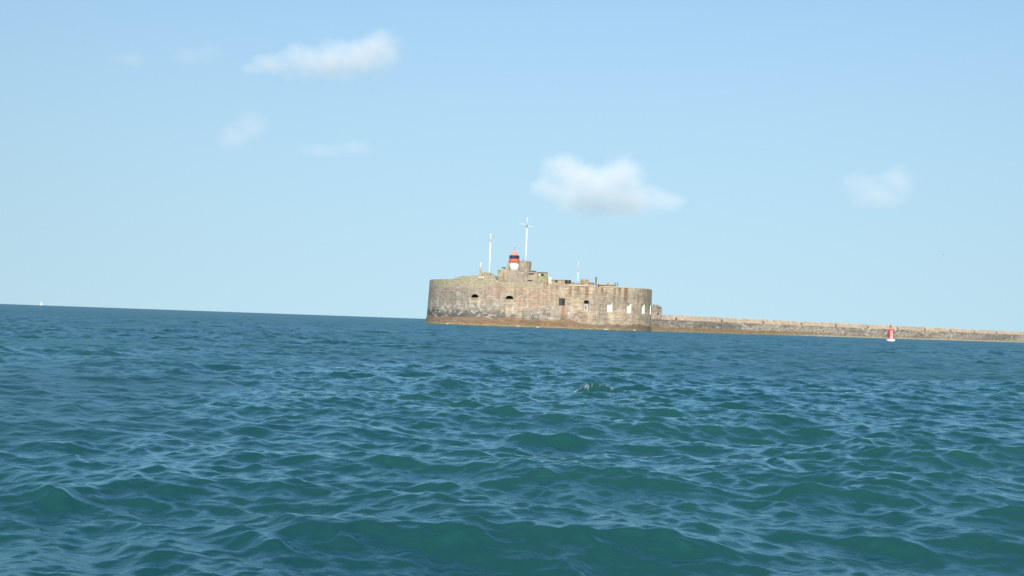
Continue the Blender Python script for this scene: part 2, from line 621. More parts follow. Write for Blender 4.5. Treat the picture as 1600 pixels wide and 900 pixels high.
def fort_colour(s, zc, x, zt):
    px = px_of_s(s)
    L = sst(4, -22, x)
    Rw = sst(16, 34, x)
    mid = 1 - np.maximum(L, Rw)
    n = len(s)
    c = np.tile(np.array([0.425, 0.315, 0.215]), (n, 1))
    c = mixc(c, (0.33, 0.285, 0.235), L * 0.95)
    c = mixc(c, (0.60, 0.45, 0.30), Rw)
    big = fbm(s / 9.0, zc / 5.0, 31, 4)
    c = mixc(c, (0.42, 0.285, 0.21), sst(0.52, 0.68, big) * 0.6 * (1 - 0.6 * Rw) * (1 - 0.6 * L))
    c = mixc(c, (0.30, 0.27, 0.22), sst(0.48, 0.36, big) * 0.55)
    # single blocks
    row = np.floor(zc / 0.62)
    blk = np.floor((s + row * 0.71) / 1.35)
    hb = hash2(blk, row, 77)
    c = c * (0.84 + 0.32 * hb)[:, None]
    c = c * (0.78 + 0.44 * fbm(s / 0.45, zc / 7.0, 48, 3))[:, None]
    # vertical run-down streaks
    st = fbm(s / 0.75, zc / 9.0, 41, 3)
    st2 = fbm(s / 2.2, zc / 16.0, 43, 3)
    dk = np.clip(sst(0.50, 0.68, st) * 0.45 + sst(0.50, 0.66, st2) * 0.35, 0, 1)
    c = mixc(c, (0.19, 0.145, 0.095), dk * (0.32 + 0.42 * Rw * sst(6, 9, zc) + 0.3 * L) * sst(16.5, 12, zc))
    # white lime bloom running from joints
    lime = sst(0.56, 0.74, fbm(s / 1.1, zc / 2.6, 51, 3)) * np.exp(-((zc - 6.3 - 1.5 * (fbm(s / 6, zc * 0, 52, 2) - 0.5)) / 2.3) ** 2)
    c = mixc(c, (0.62, 0.57, 0.48), lime * np.clip(0.75 - 0.4 * Rw, 0, 1))
    # tide-dark belt
    e1 = 1.6 * (fbm(s / 3.5, zc * 0, 61, 4) - 0.5) * 2
    e2 = 2.4 * (fbm(s / 2.6, zc * 0, 62, 4) - 0.5) * 2
    belt = sst(2.4 + 0.4 * e1, 3.2 + 0.4 * e1, zc) * sst(6.6 + e2 + 0.6 * L, 4.0 + 0.6 * e2, zc)
    belt = belt * sst(0.34, 0.50, fbm(s / 1.6, zc / 0.8, 63, 3) + 0.13 * L)
    c = mixc(c, (0.105, 0.10, 0.095), belt * np.clip(0.92 * L + 0.62 * mid + 0.30 * Rw, 0, 1))
    wb = (hash2(blk, row, 91) > 0.85) & (zc > 2.4) & (zc < 7.6)
    c = mixc(c, (0.55, 0.5, 0.42), wb * np.clip(0.55 * L + 0.42 * mid, 0, 1))
    # weed and algae belt
    wt = 3.0 + 0.5 * e1 - 0.7 * Rw
    weed = sst(wt + 0.35, wt - 0.5, zc)
    wn_ = fbm(s / 2.0, zc / 0.8, 71, 4)
    wcol = np.array([0.255, 0.155, 0.085])[None, :] * (0.55 + 0.8 * wn_)[:, None]
    wcol = mixc(wcol, (0.22, 0.155, 0.115), L * 0.45 + Rw * 0.7)
    c = c * (1 - weed * 0.9)[:, None] + wcol * (weed * 0.9)[:, None]
    c = mixc(c, (0.34, 0.27, 0.13), sst(0.9, 0.5, zc) * 0.7)
    c = mixc(c, (0.06, 0.07, 0.05), sst(0.35, 0.1, zc) * 0.8)
    # lichen and moss near the top
    ms = sst(13.2, 15.2, zc + 1.8 * (fbm(s / 3, zc / 3, 81, 3) - 0.5) * 2)
    ms = ms * sst(20, 6, x)
    c = mixc(c, (0.41, 0.355, 0.235), ms * 0.8)
    c = mixc(c, (0.36, 0.33, 0.18), ms * sst(0.50, 0.66, fbm(s / 4, zc / 2.2, 82, 3)) * np.clip(L + 0.15, 0, 1) * 0.6)
    # rust brown runs that start at the very top of the right half, and cream ones between them
    run = sst(0.54, 0.66, vnoise(s / 0.8, zc / 30.0, 95) * 0.6 + vnoise(s / 0.35, zc / 14.0, 96) * 0.4)
    ln_ = 15.5 - 6.5 * vnoise(s / 0.9, s * 0, 97)
    c = mixc(c, (0.25, 0.15, 0.085), run * sst(ln_, ln_ + 1.5, zc) * sst(6, 16, x) * 0.85)
    run = sst(0.56, 0.70, fbm(s / 1.1, zc / 12.0, 98, 3))
    c = mixc(c, (0.62, 0.50, 0.37), run * (1 - L) * 0.28 * sst(2.5, 4, zc))
    # orange rust blooms and runs below openings
    for (pp, zz_, sw, sh, a) in ((864, 13.0, 2.2, 1.3, 0.5), (782, 14.2, 3.0, 1.2, 0.4), (853, 13.4, 1.5, 1.0, 0.3), (700, 13, 1.6, 1.5, 0.2)):
        g = np.exp(-((s - s_of_px(pp)) / sw) ** 2 - ((zc - zz_) / sh) ** 2) * sst(0.35, 0.6, fbm(s / 1.2, zc / 1.0, 83, 3))
        c = mixc(c, (0.42, 0.20, 0.08), g * a)
    for (s0, w, b0, t0, k, pp) in OPEN:
        off = {'shut': 0.55, 'slot': 0.1, 'arch': -0.25, 'lime': 0.0}[k]
        a = {'shut': 0.85, 'slot': 0.35, 'arch': 0.5, 'lime': 0.25}[k]
        ln = {'shut': 5.5, 'slot': 3.5, 'arch': 3.6, 'lime': 3.0}[k]
        g = np.exp(-((s - s0 - off) / (0.42 + 0.05 * (b0 - zc).clip(0, 6))) ** 2) * sst(b0 + 0.1, b0 - 0.1, zc) * sst(b0 - ln, b0 - ln * 0.5, zc)
        col = (0.34, 0.135, 0.05) if k != 'lime' else (0.26, 0.19, 0.12)
        c = mixc(c, col, g * a)
        # pale mortar patches round the opening
        if k == 'arch':
            g = (np.abs(np.abs(s - s0) - (w + 0.45)) < 0.4) * (zc > b0 - 2.2) * (zc < b0 + 0.1) * 1.0
            c = mixc(c, (0.60, 0.52, 0.38), g * 0.65 * sst(0.3, 0.6, fbm(s / 0.8, zc / 1.2, 84, 2)))
            g = (np.abs(s - s0) < w + 1.1) * np.exp(-((zc - b0 + 1.4) / 0.3) ** 2)
            c = mixc(c, (0.60, 0.52, 0.38), g * 0.6)
        if k == 'lime':
            g = np.exp(-((s - s0 - 0.8) / 1.1) ** 2) * sst(b0, b0 - 0.6, zc) * sst(1.8, 3.5, zc) * sst(0.38, 0.6, fbm(s / 0.7, zc / 3, 85, 3))
            c = mixc(c, (0.60, 0.53, 0.42), g * 0.6)
    # dark drain runs from the top
    for (pp, zb) in ((891, 11.2), (931.5, 12.2), (902, 13.0), (940, 13.4)):
        g = np.exp(-((s - s_of_px(pp)) / 0.32) ** 2) * sst(zb, zb + 0.8, zc)
        c = mixc(c, (0.17, 0.115, 0.075), g * 0.75)
    # light render patch high on the middle front
    g = np.exp(-((s - s_of_px(872)) / 1.6) ** 2 - ((zc - 13.2) / 1.2) ** 2)
    c = mixc(c, (0.50, 0.45, 0.35), g * 0.6)
    g = np.exp(-((s - s_of_px(862)) / 1.8) ** 2 - ((zc - 3.6) / 0.5) ** 2)
    c = mixc(c, (0.6, 0.54, 0.45), g * 0.8)
    return np.clip(c, 0.01, 0.9)


def set_col(me, cols):
    a = me.color_attributes.new('stain', 'FLOAT_COLOR', 'POINT')
    d = np.ones((len(me.vertices), 4), dtype=np.float32)
    d[:, :3] = cols
    a.data.foreach_set('color', d.ravel())


def build_fort_wall():
    ss = list(np.arange(0, PER * 0.52, 0.3)) + list(np.arange(PER * 0.52, PER - 1.0, 2.0))
    edges = []
    for (s0, w, b0, t0, k, pp) in OPEN:
        es = [s0 - w, s0 + w]
        if k == 'arch':
            es += [s0 + w * math.cos(math.pi * i / 10) for i in range(1, 10)]
        ss = [q for q in ss if not (s0 - w - 0.12 < q < s0 + w + 0.12)]
        if k != 'arch':
            es += [s0 - w * 0.5, s0, s0 + w * 0.5]
        edges += es
    ss = np.array(sorted(ss + edges))
    zz_ = list(np.arange(-3, 14.01, 0.3))
    ze = sorted({v for o in OPEN for v in (o[2], o[3])})
    zz_ = [q for q in zz_ if all(abs(q - e) > 0.10 for e in ze)]
    zz_ = np.array(sorted(zz_ + ze))
    nt_ = 12
    ns = len(ss)
    zt = z_top(ss)
    rows = [np.full(ns, q) for q in zz_]
    for i in range(1, nt_ + 1):
        rows.append(14.0 + (zt - 14.0) * i / nt_)
    zmax = len(zz_)
    V, UV, CC = [], [], []
    x, y, nx, ny = ring_at(ss)
    for zr in rows:
        b = batter(ss, zr)
        # blocks stand a few centimetres in or out of the face
        rowi = np.floor(zr / 0.62)
        blk = np.floor((ss + rowi * 0.71) / 1.35)
        j = (hash2(blk, rowi, 5) - 0.5) * 0.10
        near = np.zeros(ns, bool)
        for o in OPEN:
            near |= (np.abs(ss - o[0]) < o[1] + 0.05)
        j = np.where(near, 0, j)
        V.append(np.stack([x + nx * (b + j), y + ny * (b + j), zr], 1))
        UV.append(np.stack([ss, zr], 1))
        CC.append(fort_colour(ss, zr, x, zt))
    # broken, uneven top edge
    top = V[-1]
    top[:, 2] += (fbm(ss / 1.5, ss * 0, 14, 3) - 0.5) * 0.35
    # the top of the wall runs inwards, then drops to the terrace
    inn = [(0.7, 0.12), (3.2, 0.05)]
    for (dd, dz) in inn:
        V.append(np.stack([x - nx * dd, y - ny * dd, top[:, 2] + dz], 1))
        UV.append(np.stack([ss, top[:, 2] + dd], 1))
        CC.append(np.tile(np.array([0.33, 0.30, 0.19]), (ns, 1)))
    V.append(np.stack([x - nx * 3.3, y - ny * 3.3, np.full(ns, 14.4)], 1))
    UV.append(np.stack([ss, np.full(ns, 14.4)], 1))
    CC.append(np.tile(np.array([0.36, 0.30, 0.2]), (ns, 1)))
    nrow = len(V)
    V = np.concatenate(V)
    UV = np.concatenate(UV)
    CC = np.concatenate(CC)
    faces = []
    arch_pts = {}
    verts = [tuple(v) for v in V]
    uvs = [tuple(v) for v in UV]
    cols = [tuple(v) for v in CC]
    midz = [0.5 * (rows[i] + rows[i + 1]) for i in range(len(rows) - 1)]

    def hole(i, s0, s1):
        if i >= zmax - 1:
            return False
        zc = 0.5 * (zz_[i] + zz_[i + 1])
        sc = 0.5 * (s0 + s1)
        for o in OPEN:
            if abs(sc - o[0]) < o[1] and o[2] < zc < o[3]:
                return True
        return False
    for i in range(nrow - 1):
        for j in range(ns):
            k = (j + 1) % ns
            if hole(i, ss[j], ss[k] if k else PER):
                continue
            faces.append((i * ns + j, i * ns + k, (i + 1) * ns + k, (i + 1) * ns + j))
    # segmental arch heads: fill the corners of the rectangular gap above the curve
    for o in OPEN:
        if o[4] != 'arch':
            continue
        s0, w, b0, t0 = o[:4]
        cs = sorted([s0 - w, s0 + w] + [s0 + w * math.cos(math.pi * i / 10) for i in range(1, 10)])
        prev = None
        for q in cs:
            X_, Y_, NX, NY = [float(v) for v in ring_at(q)]
            za = b0 + 0.25 * (t0 - b0) + 0.75 * (t0 - b0) * math.sqrt(max(0, 1 - ((q - s0) / w) ** 2))
            za = min(za, t0)
            pair = []
            for zc in (za, t0):
                bb = float(batter(np.array([q]), np.array([zc]))[0])
                verts.append((X_ + NX * bb, Y_ + NY * bb, zc))
                uvs.append((q, zc))
                cols.append((0.33, 0.27, 0.2))
                pair.append(len(verts) - 1)
            if prev:
                faces.append((prev[0], pair[0], pair[1], prev[1]))
            prev = pair
    me = bpy.data.meshes.new('wall')
    me.from_pydata(verts, [], faces)
    me.update()
    uvl = me.uv_layers.new(name='UVMap')
    li = np.zeros(len(me.loops), dtype=np.int32)
    me.loops.foreach_get('vertex_index', li)
    uvl.data.foreach_set('uv', np.array(uvs, dtype=np.float32)[li].ravel())
    set_col(me, np.array(cols))
    me.materials.append(M_STONE)
    link(bpy.data.objects.new('wall', me), fort)
    # terrace inside the wall
    bm = NB()
    sc_ = np.arange(0, PER, 2.0)
    x, y, nx, ny = ring_at(sc_)
    bm.faces.new([bm.verts.new((a, b, 14.6)) for a, b in zip(x - nx * 3.1, y - ny * 3.1)])
    obj('roof_terrace', bm, M_ROUGH, fort)


build_fort_wall()


def ring_quad(s0, s1, z0, z1, d0, d1):
    """eight corner points of a block on the wall between two depths behind the face"""
    out = []
    sm = 0.5 * (s0 + s1)
    xm, ym, nx, ny = [float(v) for v in ring_at(sm)]
    for zc in (z0, z1):
        for q in (s0, s1):
            X_, Y_, _, _ = [float(v) for v in ring_at(q)]
            bb = float(batter(np.array([q]), np.array([zc]))[0])
            for d in (d0, d1):
                out.append(Vector((X_ + nx * (bb - d), Y_ + ny * (bb - d), zc)))
    return out


def build_opening(o):
    s0, w, b0, t0, k, pp = o
    dep = {'arch': 1.6, 'shut': 0.45, 'slot': 1.1, 'lime': 1.5}[k]
    # order: z0: (s0,d0),(s0,d1),(s1,d0),(s1,d1) ; z1 the same
    p = ring_quad(s0 - w, s0 + w, b0, t0, 0.0, dep)
    bm = NB()
    v = [bm.verts.new(q) for q in p]
    for f in ((0, 1, 5, 4), (3, 2, 6, 7), (1, 3, 7, 5), (4, 5, 7, 6), (1, 0, 2, 3)):
        bm.faces.new([v[i] for i in f])
    if k == 'arch':
        f_ = obj('embrasure', bm, M_DARK, fort)
        f_['label'] = 'dark arched gun embrasure'
        return
    if k == 'shut':
        f_ = obj('window', bm, M_SHUT, fort)
        f_['label'] = 'window closed by dark boards'
        p = ring_quad(s0 + 0.05, s0 + w * 0.72, b0 + 0.35, t0 - 0.55, dep - 0.06, dep - 0.01)
        bm = NB()
        v = [bm.verts.new(q) for q in p]
        for f in ((0, 1, 5, 4), (3, 2, 6, 7), (0, 4, 6, 2), (4, 5, 7, 6), (1, 0, 2, 3)):
            bm.faces.new([v[i] for i in f])
        obj('opening', bm, M_DARK, f_)
        return
    f_ = obj('window', bm, M_LIMEG if k == 'slot' else M_LIME, fort)
    f_['label'] = 'grey limewashed window recess with lintel shade painted at its top' if k == 'slot' else 'white limewashed window recess'
    if k == 'slot':
        for (a, b, c, d) in ((-0.12, 0.12, 0.9, 1.9), (-w * 0.98, w * 0.98, t0 - b0 - 1.15, t0 - b0 - 0.03)):  # slot, then a dark panel painting the lintel's shade across the recess top
            p = ring_quad(s0 + a, s0 + b, b0 + c, b0 + d, dep - 0.07, dep - 0.01)
            bm = NB()
            v = [bm.verts.new(q) for q in p]
            for f in ((0, 1, 5, 4), (3, 2, 6, 7), (0, 4, 6, 2), (4, 5, 7, 6), (1, 0, 2, 3)):
                bm.faces.new([v[i] for i in f])
            obj('loophole_or_shade', bm, M_DARK, f_)


for o in OPEN:
    build_opening(o)


def coping(p0, p1, h, proud, dz):
    """pale coping course along the wall top between two photo columns"""
    s0, s1 = s_of_px(p0), s_of_px(p1)
    q = np.linspace(s0, s1, 60)
    x, y, nx, ny = ring_at(q)
    zt = z_top(q) + dz
    bm = NB()
    prev = None
    for i in range(60):
        jz = random.uniform(-0.05, 0.05)
        ring = [bm.verts.new((x[i] + nx[i] * d, y[i] + ny[i] * d, zt[i] + e + jz)) for (d, e) in
                ((proud, 0), (proud, h), (-0.9, h), (-0.9, 0))]
        if prev:
            for a in range(4):
                b = (a + 1) % 4
                bm.faces.new((prev[a], ring[a], ring[b], prev[b]))
        else:
            bm.faces.new(ring[::-1])
        prev = ring
    bm.faces.new(prev)
    o = obj('coping', bm, M_COPING, fort)
    o['label'] = 'pale coping course along the wall top'


coping(889, 930, 0.30, 0.12, 0.15)
coping(942, 978, 0.34, 0.12, 0.15)


def pbox(bm, px0, px1, py0, py1, Y, dep, zbot=None, bev=0.08, jit=0.0):
    """an upright block whose face at depth Y was measured between photo columns and rows"""
    a, b = at(px0, (py0 + py1) / 2, Y), at(px1, (py0 + py1) / 2, Y)
    xm = 0.5 * (px0 + px1)
    zt, zb = at(xm, py0, Y).z, at(xm, py1, Y).z
    if zbot is not None:
        zb = zbot
    box(bm, a.x, b.x, Y, Y + dep, zb, zt, bev, jit)
    return a.x, b.x, zb, zt


T = 14.6                                        # terrace level

# --------------------------------------------------- lighthouse
YL = 430.0
c0 = at(803.2, 416, YL)
lh = thing('lighthouse', (c0.x, YL + 2, T), 'small white round lighthouse with a red lantern standing on the fort', 'lighthouse')
zz = lambda py: at(803, py, YL).z
LX, LY = c0.x, YL + 2.2
bm = NB()
box(bm, LX - 2.0, LX + 2.0, 430.0, 434.2, T, zz(422.4), 0.06)
obj('plinth', bm, M_CONC, lh)
bm = NB()
lathe(bm, LX, LY, [(1.92, zz(423.6)), (1.86, zz(410.8))], 32)
obj('tower', bm, M_WHITE, lh, True)
bm = NB()
lathe(bm, LX, LY, [(1.9, zz(411)), (2.15, zz(410.4)), (2.15, zz(409.2)), (1.2, zz(409.1))], 28)
obj('gallery', bm, M_CONC, lh)
bm = NB()
lathe(bm, LX, LY, [(1.95, zz(409.3)), (1.85, zz(404.3)), (1.7, zz(404.2))], 28)
o = obj('lantern_base', bm, M_RED, lh, True)
bm = NB()
for i in range(16):
    a = 2 * math.pi * i / 16
    tube(bm, (LX + 2.1 * math.sin(a), LY - 2.1 * math.cos(a), zz(409.2)), (LX + 2.1 * math.sin(a), LY - 2.1 * math.cos(a), zz(405)), 0.045, 0.045, 6)
for zq in (zz(405), zz(407)):
    for i in range(32):
        a, b = 2 * math.pi * i / 32, 2 * math.pi * (i + 1) / 32
        tube(bm, (LX + 2.1 * math.sin(a), LY - 2.1 * math.cos(a), zq), (LX + 2.1 * math.sin(b), LY - 2.1 * math.cos(b), zq), 0.04, 0.04, 5)
obj('railing', bm, M_RED, lh)
bm = NB()
lathe(bm, LX, LY, [(1.72, zz(404.3)), (1.86, zz(403.6)), (1.86, zz(399.2)), (1.7, zz(398.6))], 24)
lr = obj('lantern_room', bm, M_GLASS, lh)
for i in range(10):
    a = 2 * math.pi * (i + 0.5) / 10
    bm = NB()
    tube(bm, (LX + 1.88 * math.sin(a), LY - 1.88 * math.cos(a), zz(403.8)), (LX + 1.88 * math.sin(a), LY - 1.88 * math.cos(a), zz(399.0)), 0.05, 0.05, 6)
    obj('mullion', bm, M_MULL, lr)
bm = NB()
lathe(bm, LX, LY, [(1.75, zz(398.7)), (1.7, zz(398.3)), (1.3, zz(397.4)), (1.08, zz(395.4)), (0.8, zz(393.4)), (0.35, zz(392.2)), (0.3, zz(391)), (0.0, zz(390.7))], 28)
dm = obj('dome', bm, M_REDL, lh, True)
bm = NB()
tube(bm, (LX, LY, zz(391)), (LX, LY, zz(386.5)), 0.07, 0.05, 6)
tube(bm, (LX - 0.5, LY, zz(386)), (LX + 0.6, LY, zz(385.9)), 0.06, 0.06, 6)
obj('weather_vane', bm, M_GREY, dm)

# stone pier and stepped masonry on the left of the lighthouse
st = thing('stone_block', (LX - 5, YL, T), 'broken tan stone block rising on the left of the lighthouse', 'stone block')
bm = NB()
pbox(bm, 777, 786, 421.5, 441, YL - 2, 5, T, 0.15, 0.12)
pbox(bm, 786, 792.5, 420, 441, YL - 1.5, 5, T, 0.15, 0.1)
pbox(bm, 792.0, 795.4, 410.5, 441, YL - 1, 4, T, 0.1, 0.05)
obj('wall', bm, M_ROUGH, st)
bm = NB()
pbox(bm, 784, 790, 417.2, 418.8, YL - 1.8, 3, None, 0.03)
pbox(bm, 788, 789.6, 418.8, 420.1, YL - 1, 0.5, None, 0.0)
obj('slab', bm, M_SLAB, st)

# observation post on the right of the lighthouse
ob = thing('observation_post', (LX + 6, YL, T), 'tan concrete observation post with a rounded tower on the right of the lighthouse', 'bunker')
bm = NB()
pbox(bm, 792, 818.5, 424, 442, YL - 3.5, 5, T, 0.1, 0.05)
pbox(bm, 818.5, 824, 424, 442, YL - 2.6, 5, T, 0.08, 0.04)
obj('base_wall', bm, M_CONC, ob)
p0 = at(820, 415, YL)
zz2 = lambda py: at(820, py, YL).z
bm = NB()
RT = 2.3
lathe(bm, p0.x - 0.1, YL + 1.4, [(RT, zz2(424)), (RT, zz2(409.2)), (RT + 0.12, zz2(409.1)), (RT + 0.12, zz2(408.2)), (RT - 0.3, zz2(408.1))], 14)
obj('round_tower', bm, M_CONC, ob)
bm = NB()
pbox(bm, 826.2, 830.3, 410, 416, YL + 0.2, 2.4, None, 0.1, 0.08)
pbox(bm, 827.0, 829.6, 416, 423, YL + 0.6, 2.2, None, 0.1, 0.05)
obj('buttress', bm, M_DSTONE, ob)
bm = NB()
pbox(bm, 816.6, 817.8, 405.2, 408.3, YL + 0.5, 0.3, None, 0.0)
obj('vent', bm, M_IRON, ob)
bm = NB()
pbox(bm, 824, 840, 425, 442, YL - 2.2, 5, T, 0.1, 0.04)
obj('low_wall', bm, M_CONC, ob)
for (a, b, c, d) in ((826, 834.5, 427, 429.2), (824.6, 832, 437.4, 439.2)):
    bm = NB()
    pbox(bm, a, b, c, d, YL - 2.23, 0.3, None, 0.0)
    obj('window_slit', bm, M_DARK, ob)
bm = NB()
pbox(bm, 829.5, 838, 422.8, 424.9, YL - 2.4, 5, None, 0.05)
obj('roof_slab', bm, M_SLAB, ob)

bh = thing('blockhouse', (at(848, 430, YL).x, YL, T), 'greenish flat roofed blockhouse with a small window on the right of the observation post', 'blockhouse')
bm = NB()
pbox(bm, 840.2, 855.8, 426.4, 443, YL - 2.8, 5, T, 0.08, 0.04)
obj('wall', bm, M_GREEN, bh)
bm = NB()
pbox(bm, 840, 856, 425.2, 426.3, YL - 3.0, 5.4, None, 0.04)
obj('roof', bm, M_SLAB, bh)
for (a, b, m) in ((841.8, 844.9, M_COPING), (845, 849.6, M_DARK)):
    bm = NB()
    pbox(bm, a, b, 428, 431, YL - 2.84, 0.3, None, 0.0)
    o = obj('window', bm, m, bh)
    o['label'] = 'dark window' if m is M_DARK else 'pale boarded window'
bm = NB()
pbox(bm, 856, 862.5, 433.2, 447, YL - 3.5, 4, T, 0.15, 0.12)
obj('side_wall', bm, M_COPING, bh)

# low casemate with dark openings
cs = thing('casemate', (at(878, 440, YL - 4).x, YL - 4, T), 'low stone casemate with two dark openings on the fort roof', 'casemate')
bm = NB()
pbox(bm, 862.5, 892.4, 438.6, 449, 426, 6, T, 0.1, 0.06)
obj('wall', bm, M_ROUGH, cs)
bm = NB()
pbox(bm, 862, 893, 436.9, 438.4, 425.9, 6.4, None, 0.06)
obj('roof', bm, M_CONC, cs)
for (a, b, c, d) in ((867.4, 870.6, 438.0, 441), (882.6, 887.2, 437.6, 443.2), (887.9, 891.8, 437.9, 443.0)):
    bm = NB()
    pbox(bm, a, b, c, d, 425.86, 0.4, None, 0.0)
    obj('opening', bm, M_DARK, cs)

hut = thing('stone_hut', (at(914, 441, 428).x, 428, T), 'small tan stone hut with an orange rusty door behind the coping', 'hut')
bm = NB()
pbox(bm, 908.4, 919.8, 436.6, 449, 428, 4, T, 0.12, 0.08)
obj('wall', bm, M_ROUGH, hut)
bm = NB()
pbox(bm, 909.2, 912.4, 438.6, 445.6, 427.94, 0.3, None, 0.0)
obj('door', bm, M_RUST, hut)

an = thing('stone_annexe', (at(924, 444, 428).x, 428, T), 'low reddish stone annexe against the right side of the hut', 'annexe')
bm = NB()
pbox(bm, 920, 928.6, 442.4, 449, 428.3, 4, T, 0.1, 0.08)
obj('wall', bm, M_PINK, an)
bm = NB()
pbox(bm, 919.9, 929, 441.6, 442.3, 428.1, 4.4, None, 0.04)
obj('roof', bm, M_SLAB, an)

wl = thing('parapet_wall', (at(899, 443, 428).x, 428, T), 'low ragged parapet wall between the casemate and the hut', 'low wall')
bm = NB()
for i in range(5):
    a = 893.2 + i * 3.0
    pbox(bm, a, a + 2.9, 440.6 + 0.5 * (i % 3) + 0.25 * i, 449, 428.5, 1.2, T, 0.1, 0.1)
obj('blocks', bm, M_GREEN, wl)

sh = thing('low_shed', (at(949, 446, 428).x, 428, T), 'long low shed with an ochre flat roof on the fort roof', 'shed')
bm = NB()
pbox(bm, 936, 962.5, 446.2, 452, 429, 5, T, 0.06, 0.03)
obj('wall', bm, M_ROUGH, sh)
bm = NB()
pbox(bm, 935.4, 963, 444.0, 446.1, 428.6, 6, None, 0.05)
obj('roof', bm, M_OCHRE, sh)

# raised parapet bump and the pedestal on the left
bump_ = thing('parapet_block', (at(758, 428, 432).x, 432, T), 'lichen covered stone parapet block below the two left masts', 'stone block')
bm = NB()
pbox(bm, 753.5, 766.5, 425.4, 436, 431, 5, T, 0.2, 0.12)
pbox(bm, 749, 753.2, 428, 436, 431, 4, T, 0.2, 0.12)
pbox(bm, 767, 771, 427.6, 436, 431.3, 4, T, 0.2, 0.15)
obj('blocks', bm, M_ROUGH, bump_)


# --------------------------------------------------- masts and posts
def pole(bm, px, py0, py1, Y, r0, r1):
    a = at(px, py1, Y)
    b = at(px, py0, Y)
    tube(bm, (a.x, Y, a.z), (a.x, Y, b.z), r0, r1, 12)
    return a.x, a.z, b.z


ms = thing('signal_mast', (at(822.3, 408, 433).x, 433, at(822, 408, 433).z), 'tall white mast with a tilted crossarm rising behind the lighthouse', 'mast')
x0 = at(822.6, 380, 433).x
zq = lambda py: at(822.6, py, 433).z
bm = NB()
tube(bm, (x0, 433, zq(425)), (x0, 433, zq(356)), 0.36, 0.24, 12)
obj('pole', bm, M_WHITE, ms, True)
bm = NB()
tube(bm, (x0, 433, zq(352.5)), (x0, 433, zq(339)), 0.22, 0.12, 10)
obj('topmast', bm, M_WHITE, ms, True)
bm = NB()
lathe(bm, x0, 433, [(0.05, zq(356.4)), (0.30, zq(354.3)), (0.22, zq(352.4))], 10)
obj('hub', bm, M_GREY, ms, True)
ang = R(-18)
for (l0, l1) in ((-0.35, -2.75), (0.35, 2.95)):
    bm = NB()
    zc = zq(352.2)
    tube(bm, (x0 + l0 * math.cos(ang), 433, zc + l0 * math.sin(ang)), (x0 + l1 * math.cos(ang), 433.3, zc + l1 * math.sin(ang)), 0.15, 0.11, 8)
    obj('crossarm', bm, M_WHITE, ms, True)

mp2 = thing('white_mast', (at(764.5, 425, 433).x, 433, T), 'plain white mast on the left of the lighthouse', 'mast')
x0 = at(765.8, 395, 433).x
zq = lambda py: at(765.8, py, 433).z
bm = NB()
tube(bm, (x0, 433, T), (x0, 433, zq(378)), 0.34, 0.26, 12)
obj('pole', bm, M_WHITE, mp2, True)
bm = NB()
tube(bm, (x0, 433, zq(377.6)), (x0, 433, zq(365.2)), 0.22, 0.16, 10)
obj('topmast', bm, M_WHITE, mp2, True)

tp = thing('thin_mast', (at(902.5, 446, 430).x, 430, T), 'thin pale pole standing between the casemate and the stone hut', 'pole')
x0 = at(903.3, 425, 430).x
bm = NB()
tube(bm, (x0, 430, T), (x0, 430, at(903.3, 425, 430).z), 0.17, 0.14, 8)
obj('pole', bm, M_WHITE, tp, True)
bm = NB()
tube(bm, (x0, 430, at(903.3, 425, 430).z), (x0, 430, at(903.3, 407.5, 430).z), 0.10, 0.06, 8)
obj('topmast', bm, M_WHITE, tp, True)

mk = thing('light_post', (at(751, 421, 431).x, 431, T), 'short white post on a stone pedestal near the left end of the fort', 'post')
x0 = at(751, 416, 431).x
zq = lambda py: at(751, py, 431).z
bm = NB()
box(bm, x0 - 0.42, x0 + 0.42, 430.4, 431.3, T, zq(421.4), 0.06)
obj('pedestal', bm, M_ROUGH, mk)
bm = NB()
lathe(bm, x0, 430.9, [(0.30, zq(421.5)), (0.27, zq(411.5)), (0.15, zq(410.4))], 12)
obj('post', bm, M_WHITE, mk, True)

for i, px in enumerate((747.9, 750.9, 754.3)):
    s0 = s_of_px(px)
    X_, Y_, NX, NY = [float(v) for v in ring_at(s0)]
    zb = at(px, 435.0, Y_).z
    zt = at(px, 432.2, Y_).z
    bm = NB()
    box(bm, X_ - 0.17 + NX * 0.3, X_ + 0.17 + NX * 0.3, Y_ - 0.5, Y_ - 0.1, zb, zt, 0.03)
    o = obj('white_marker', bm, M_WHITE)
    tag(o, 'small white painted marker high on the mossy wall under the left mast', 'marker', 'three white markers in a row')

bp_ = thing('brown_post', (at(931.5, 447, 428).x, 427, T), 'dark brown post taller than its neighbours left of the low shed', 'post')
x0 = at(931.4, 440, 427).x
bm = NB()
box(bm, x0 - 0.3, x0 + 0.3, 426.7, 427.3, T, at(931.4, 433.6, 427).z, 0.03)
obj('shaft', bm, M_BROWNPOST, bp_)
bm = NB()
box(bm, x0 - 0.38, x0 + 0.38, 426.6, 427.4, at(931.4, 433.6, 427).z, at(931.4, 433.0, 427).z, 0.03)
obj('cap', bm, M_BROWNPOST, bp_)
for (px, py, lab) in ((961.3, 441.0, 'thin brown post at the right end of the low shed roof'), (964.8, 441.2, 'thin brown post standing just right of the low shed'),
                      (950.0, 441.6, 'shortest brown post rising from the middle of the low shed')):
    x0 = at(px, 446, 428).x
    bm = NB()
    box(bm, x0 - 0.16, x0 + 0.16, 427.9, 428.2, T, at(px, py, 428).z, 0.03)
    o = obj('iron_post', bm, M_BROWNPOST)
    tag(o, lab, 'post', 'thin posts by the shed')

# ------------------------------------------------------------------ the breakwater
ANG = R(45.5)
BD = Vector((math.cos(ANG), math.sin(ANG), 0))       # along
BN = Vector((math.sin(ANG), -math.cos(ANG), 0))      # outwards, to the camera
B0 = Vector((0.1444 * 460, 460, 0))
STEP = 32.0


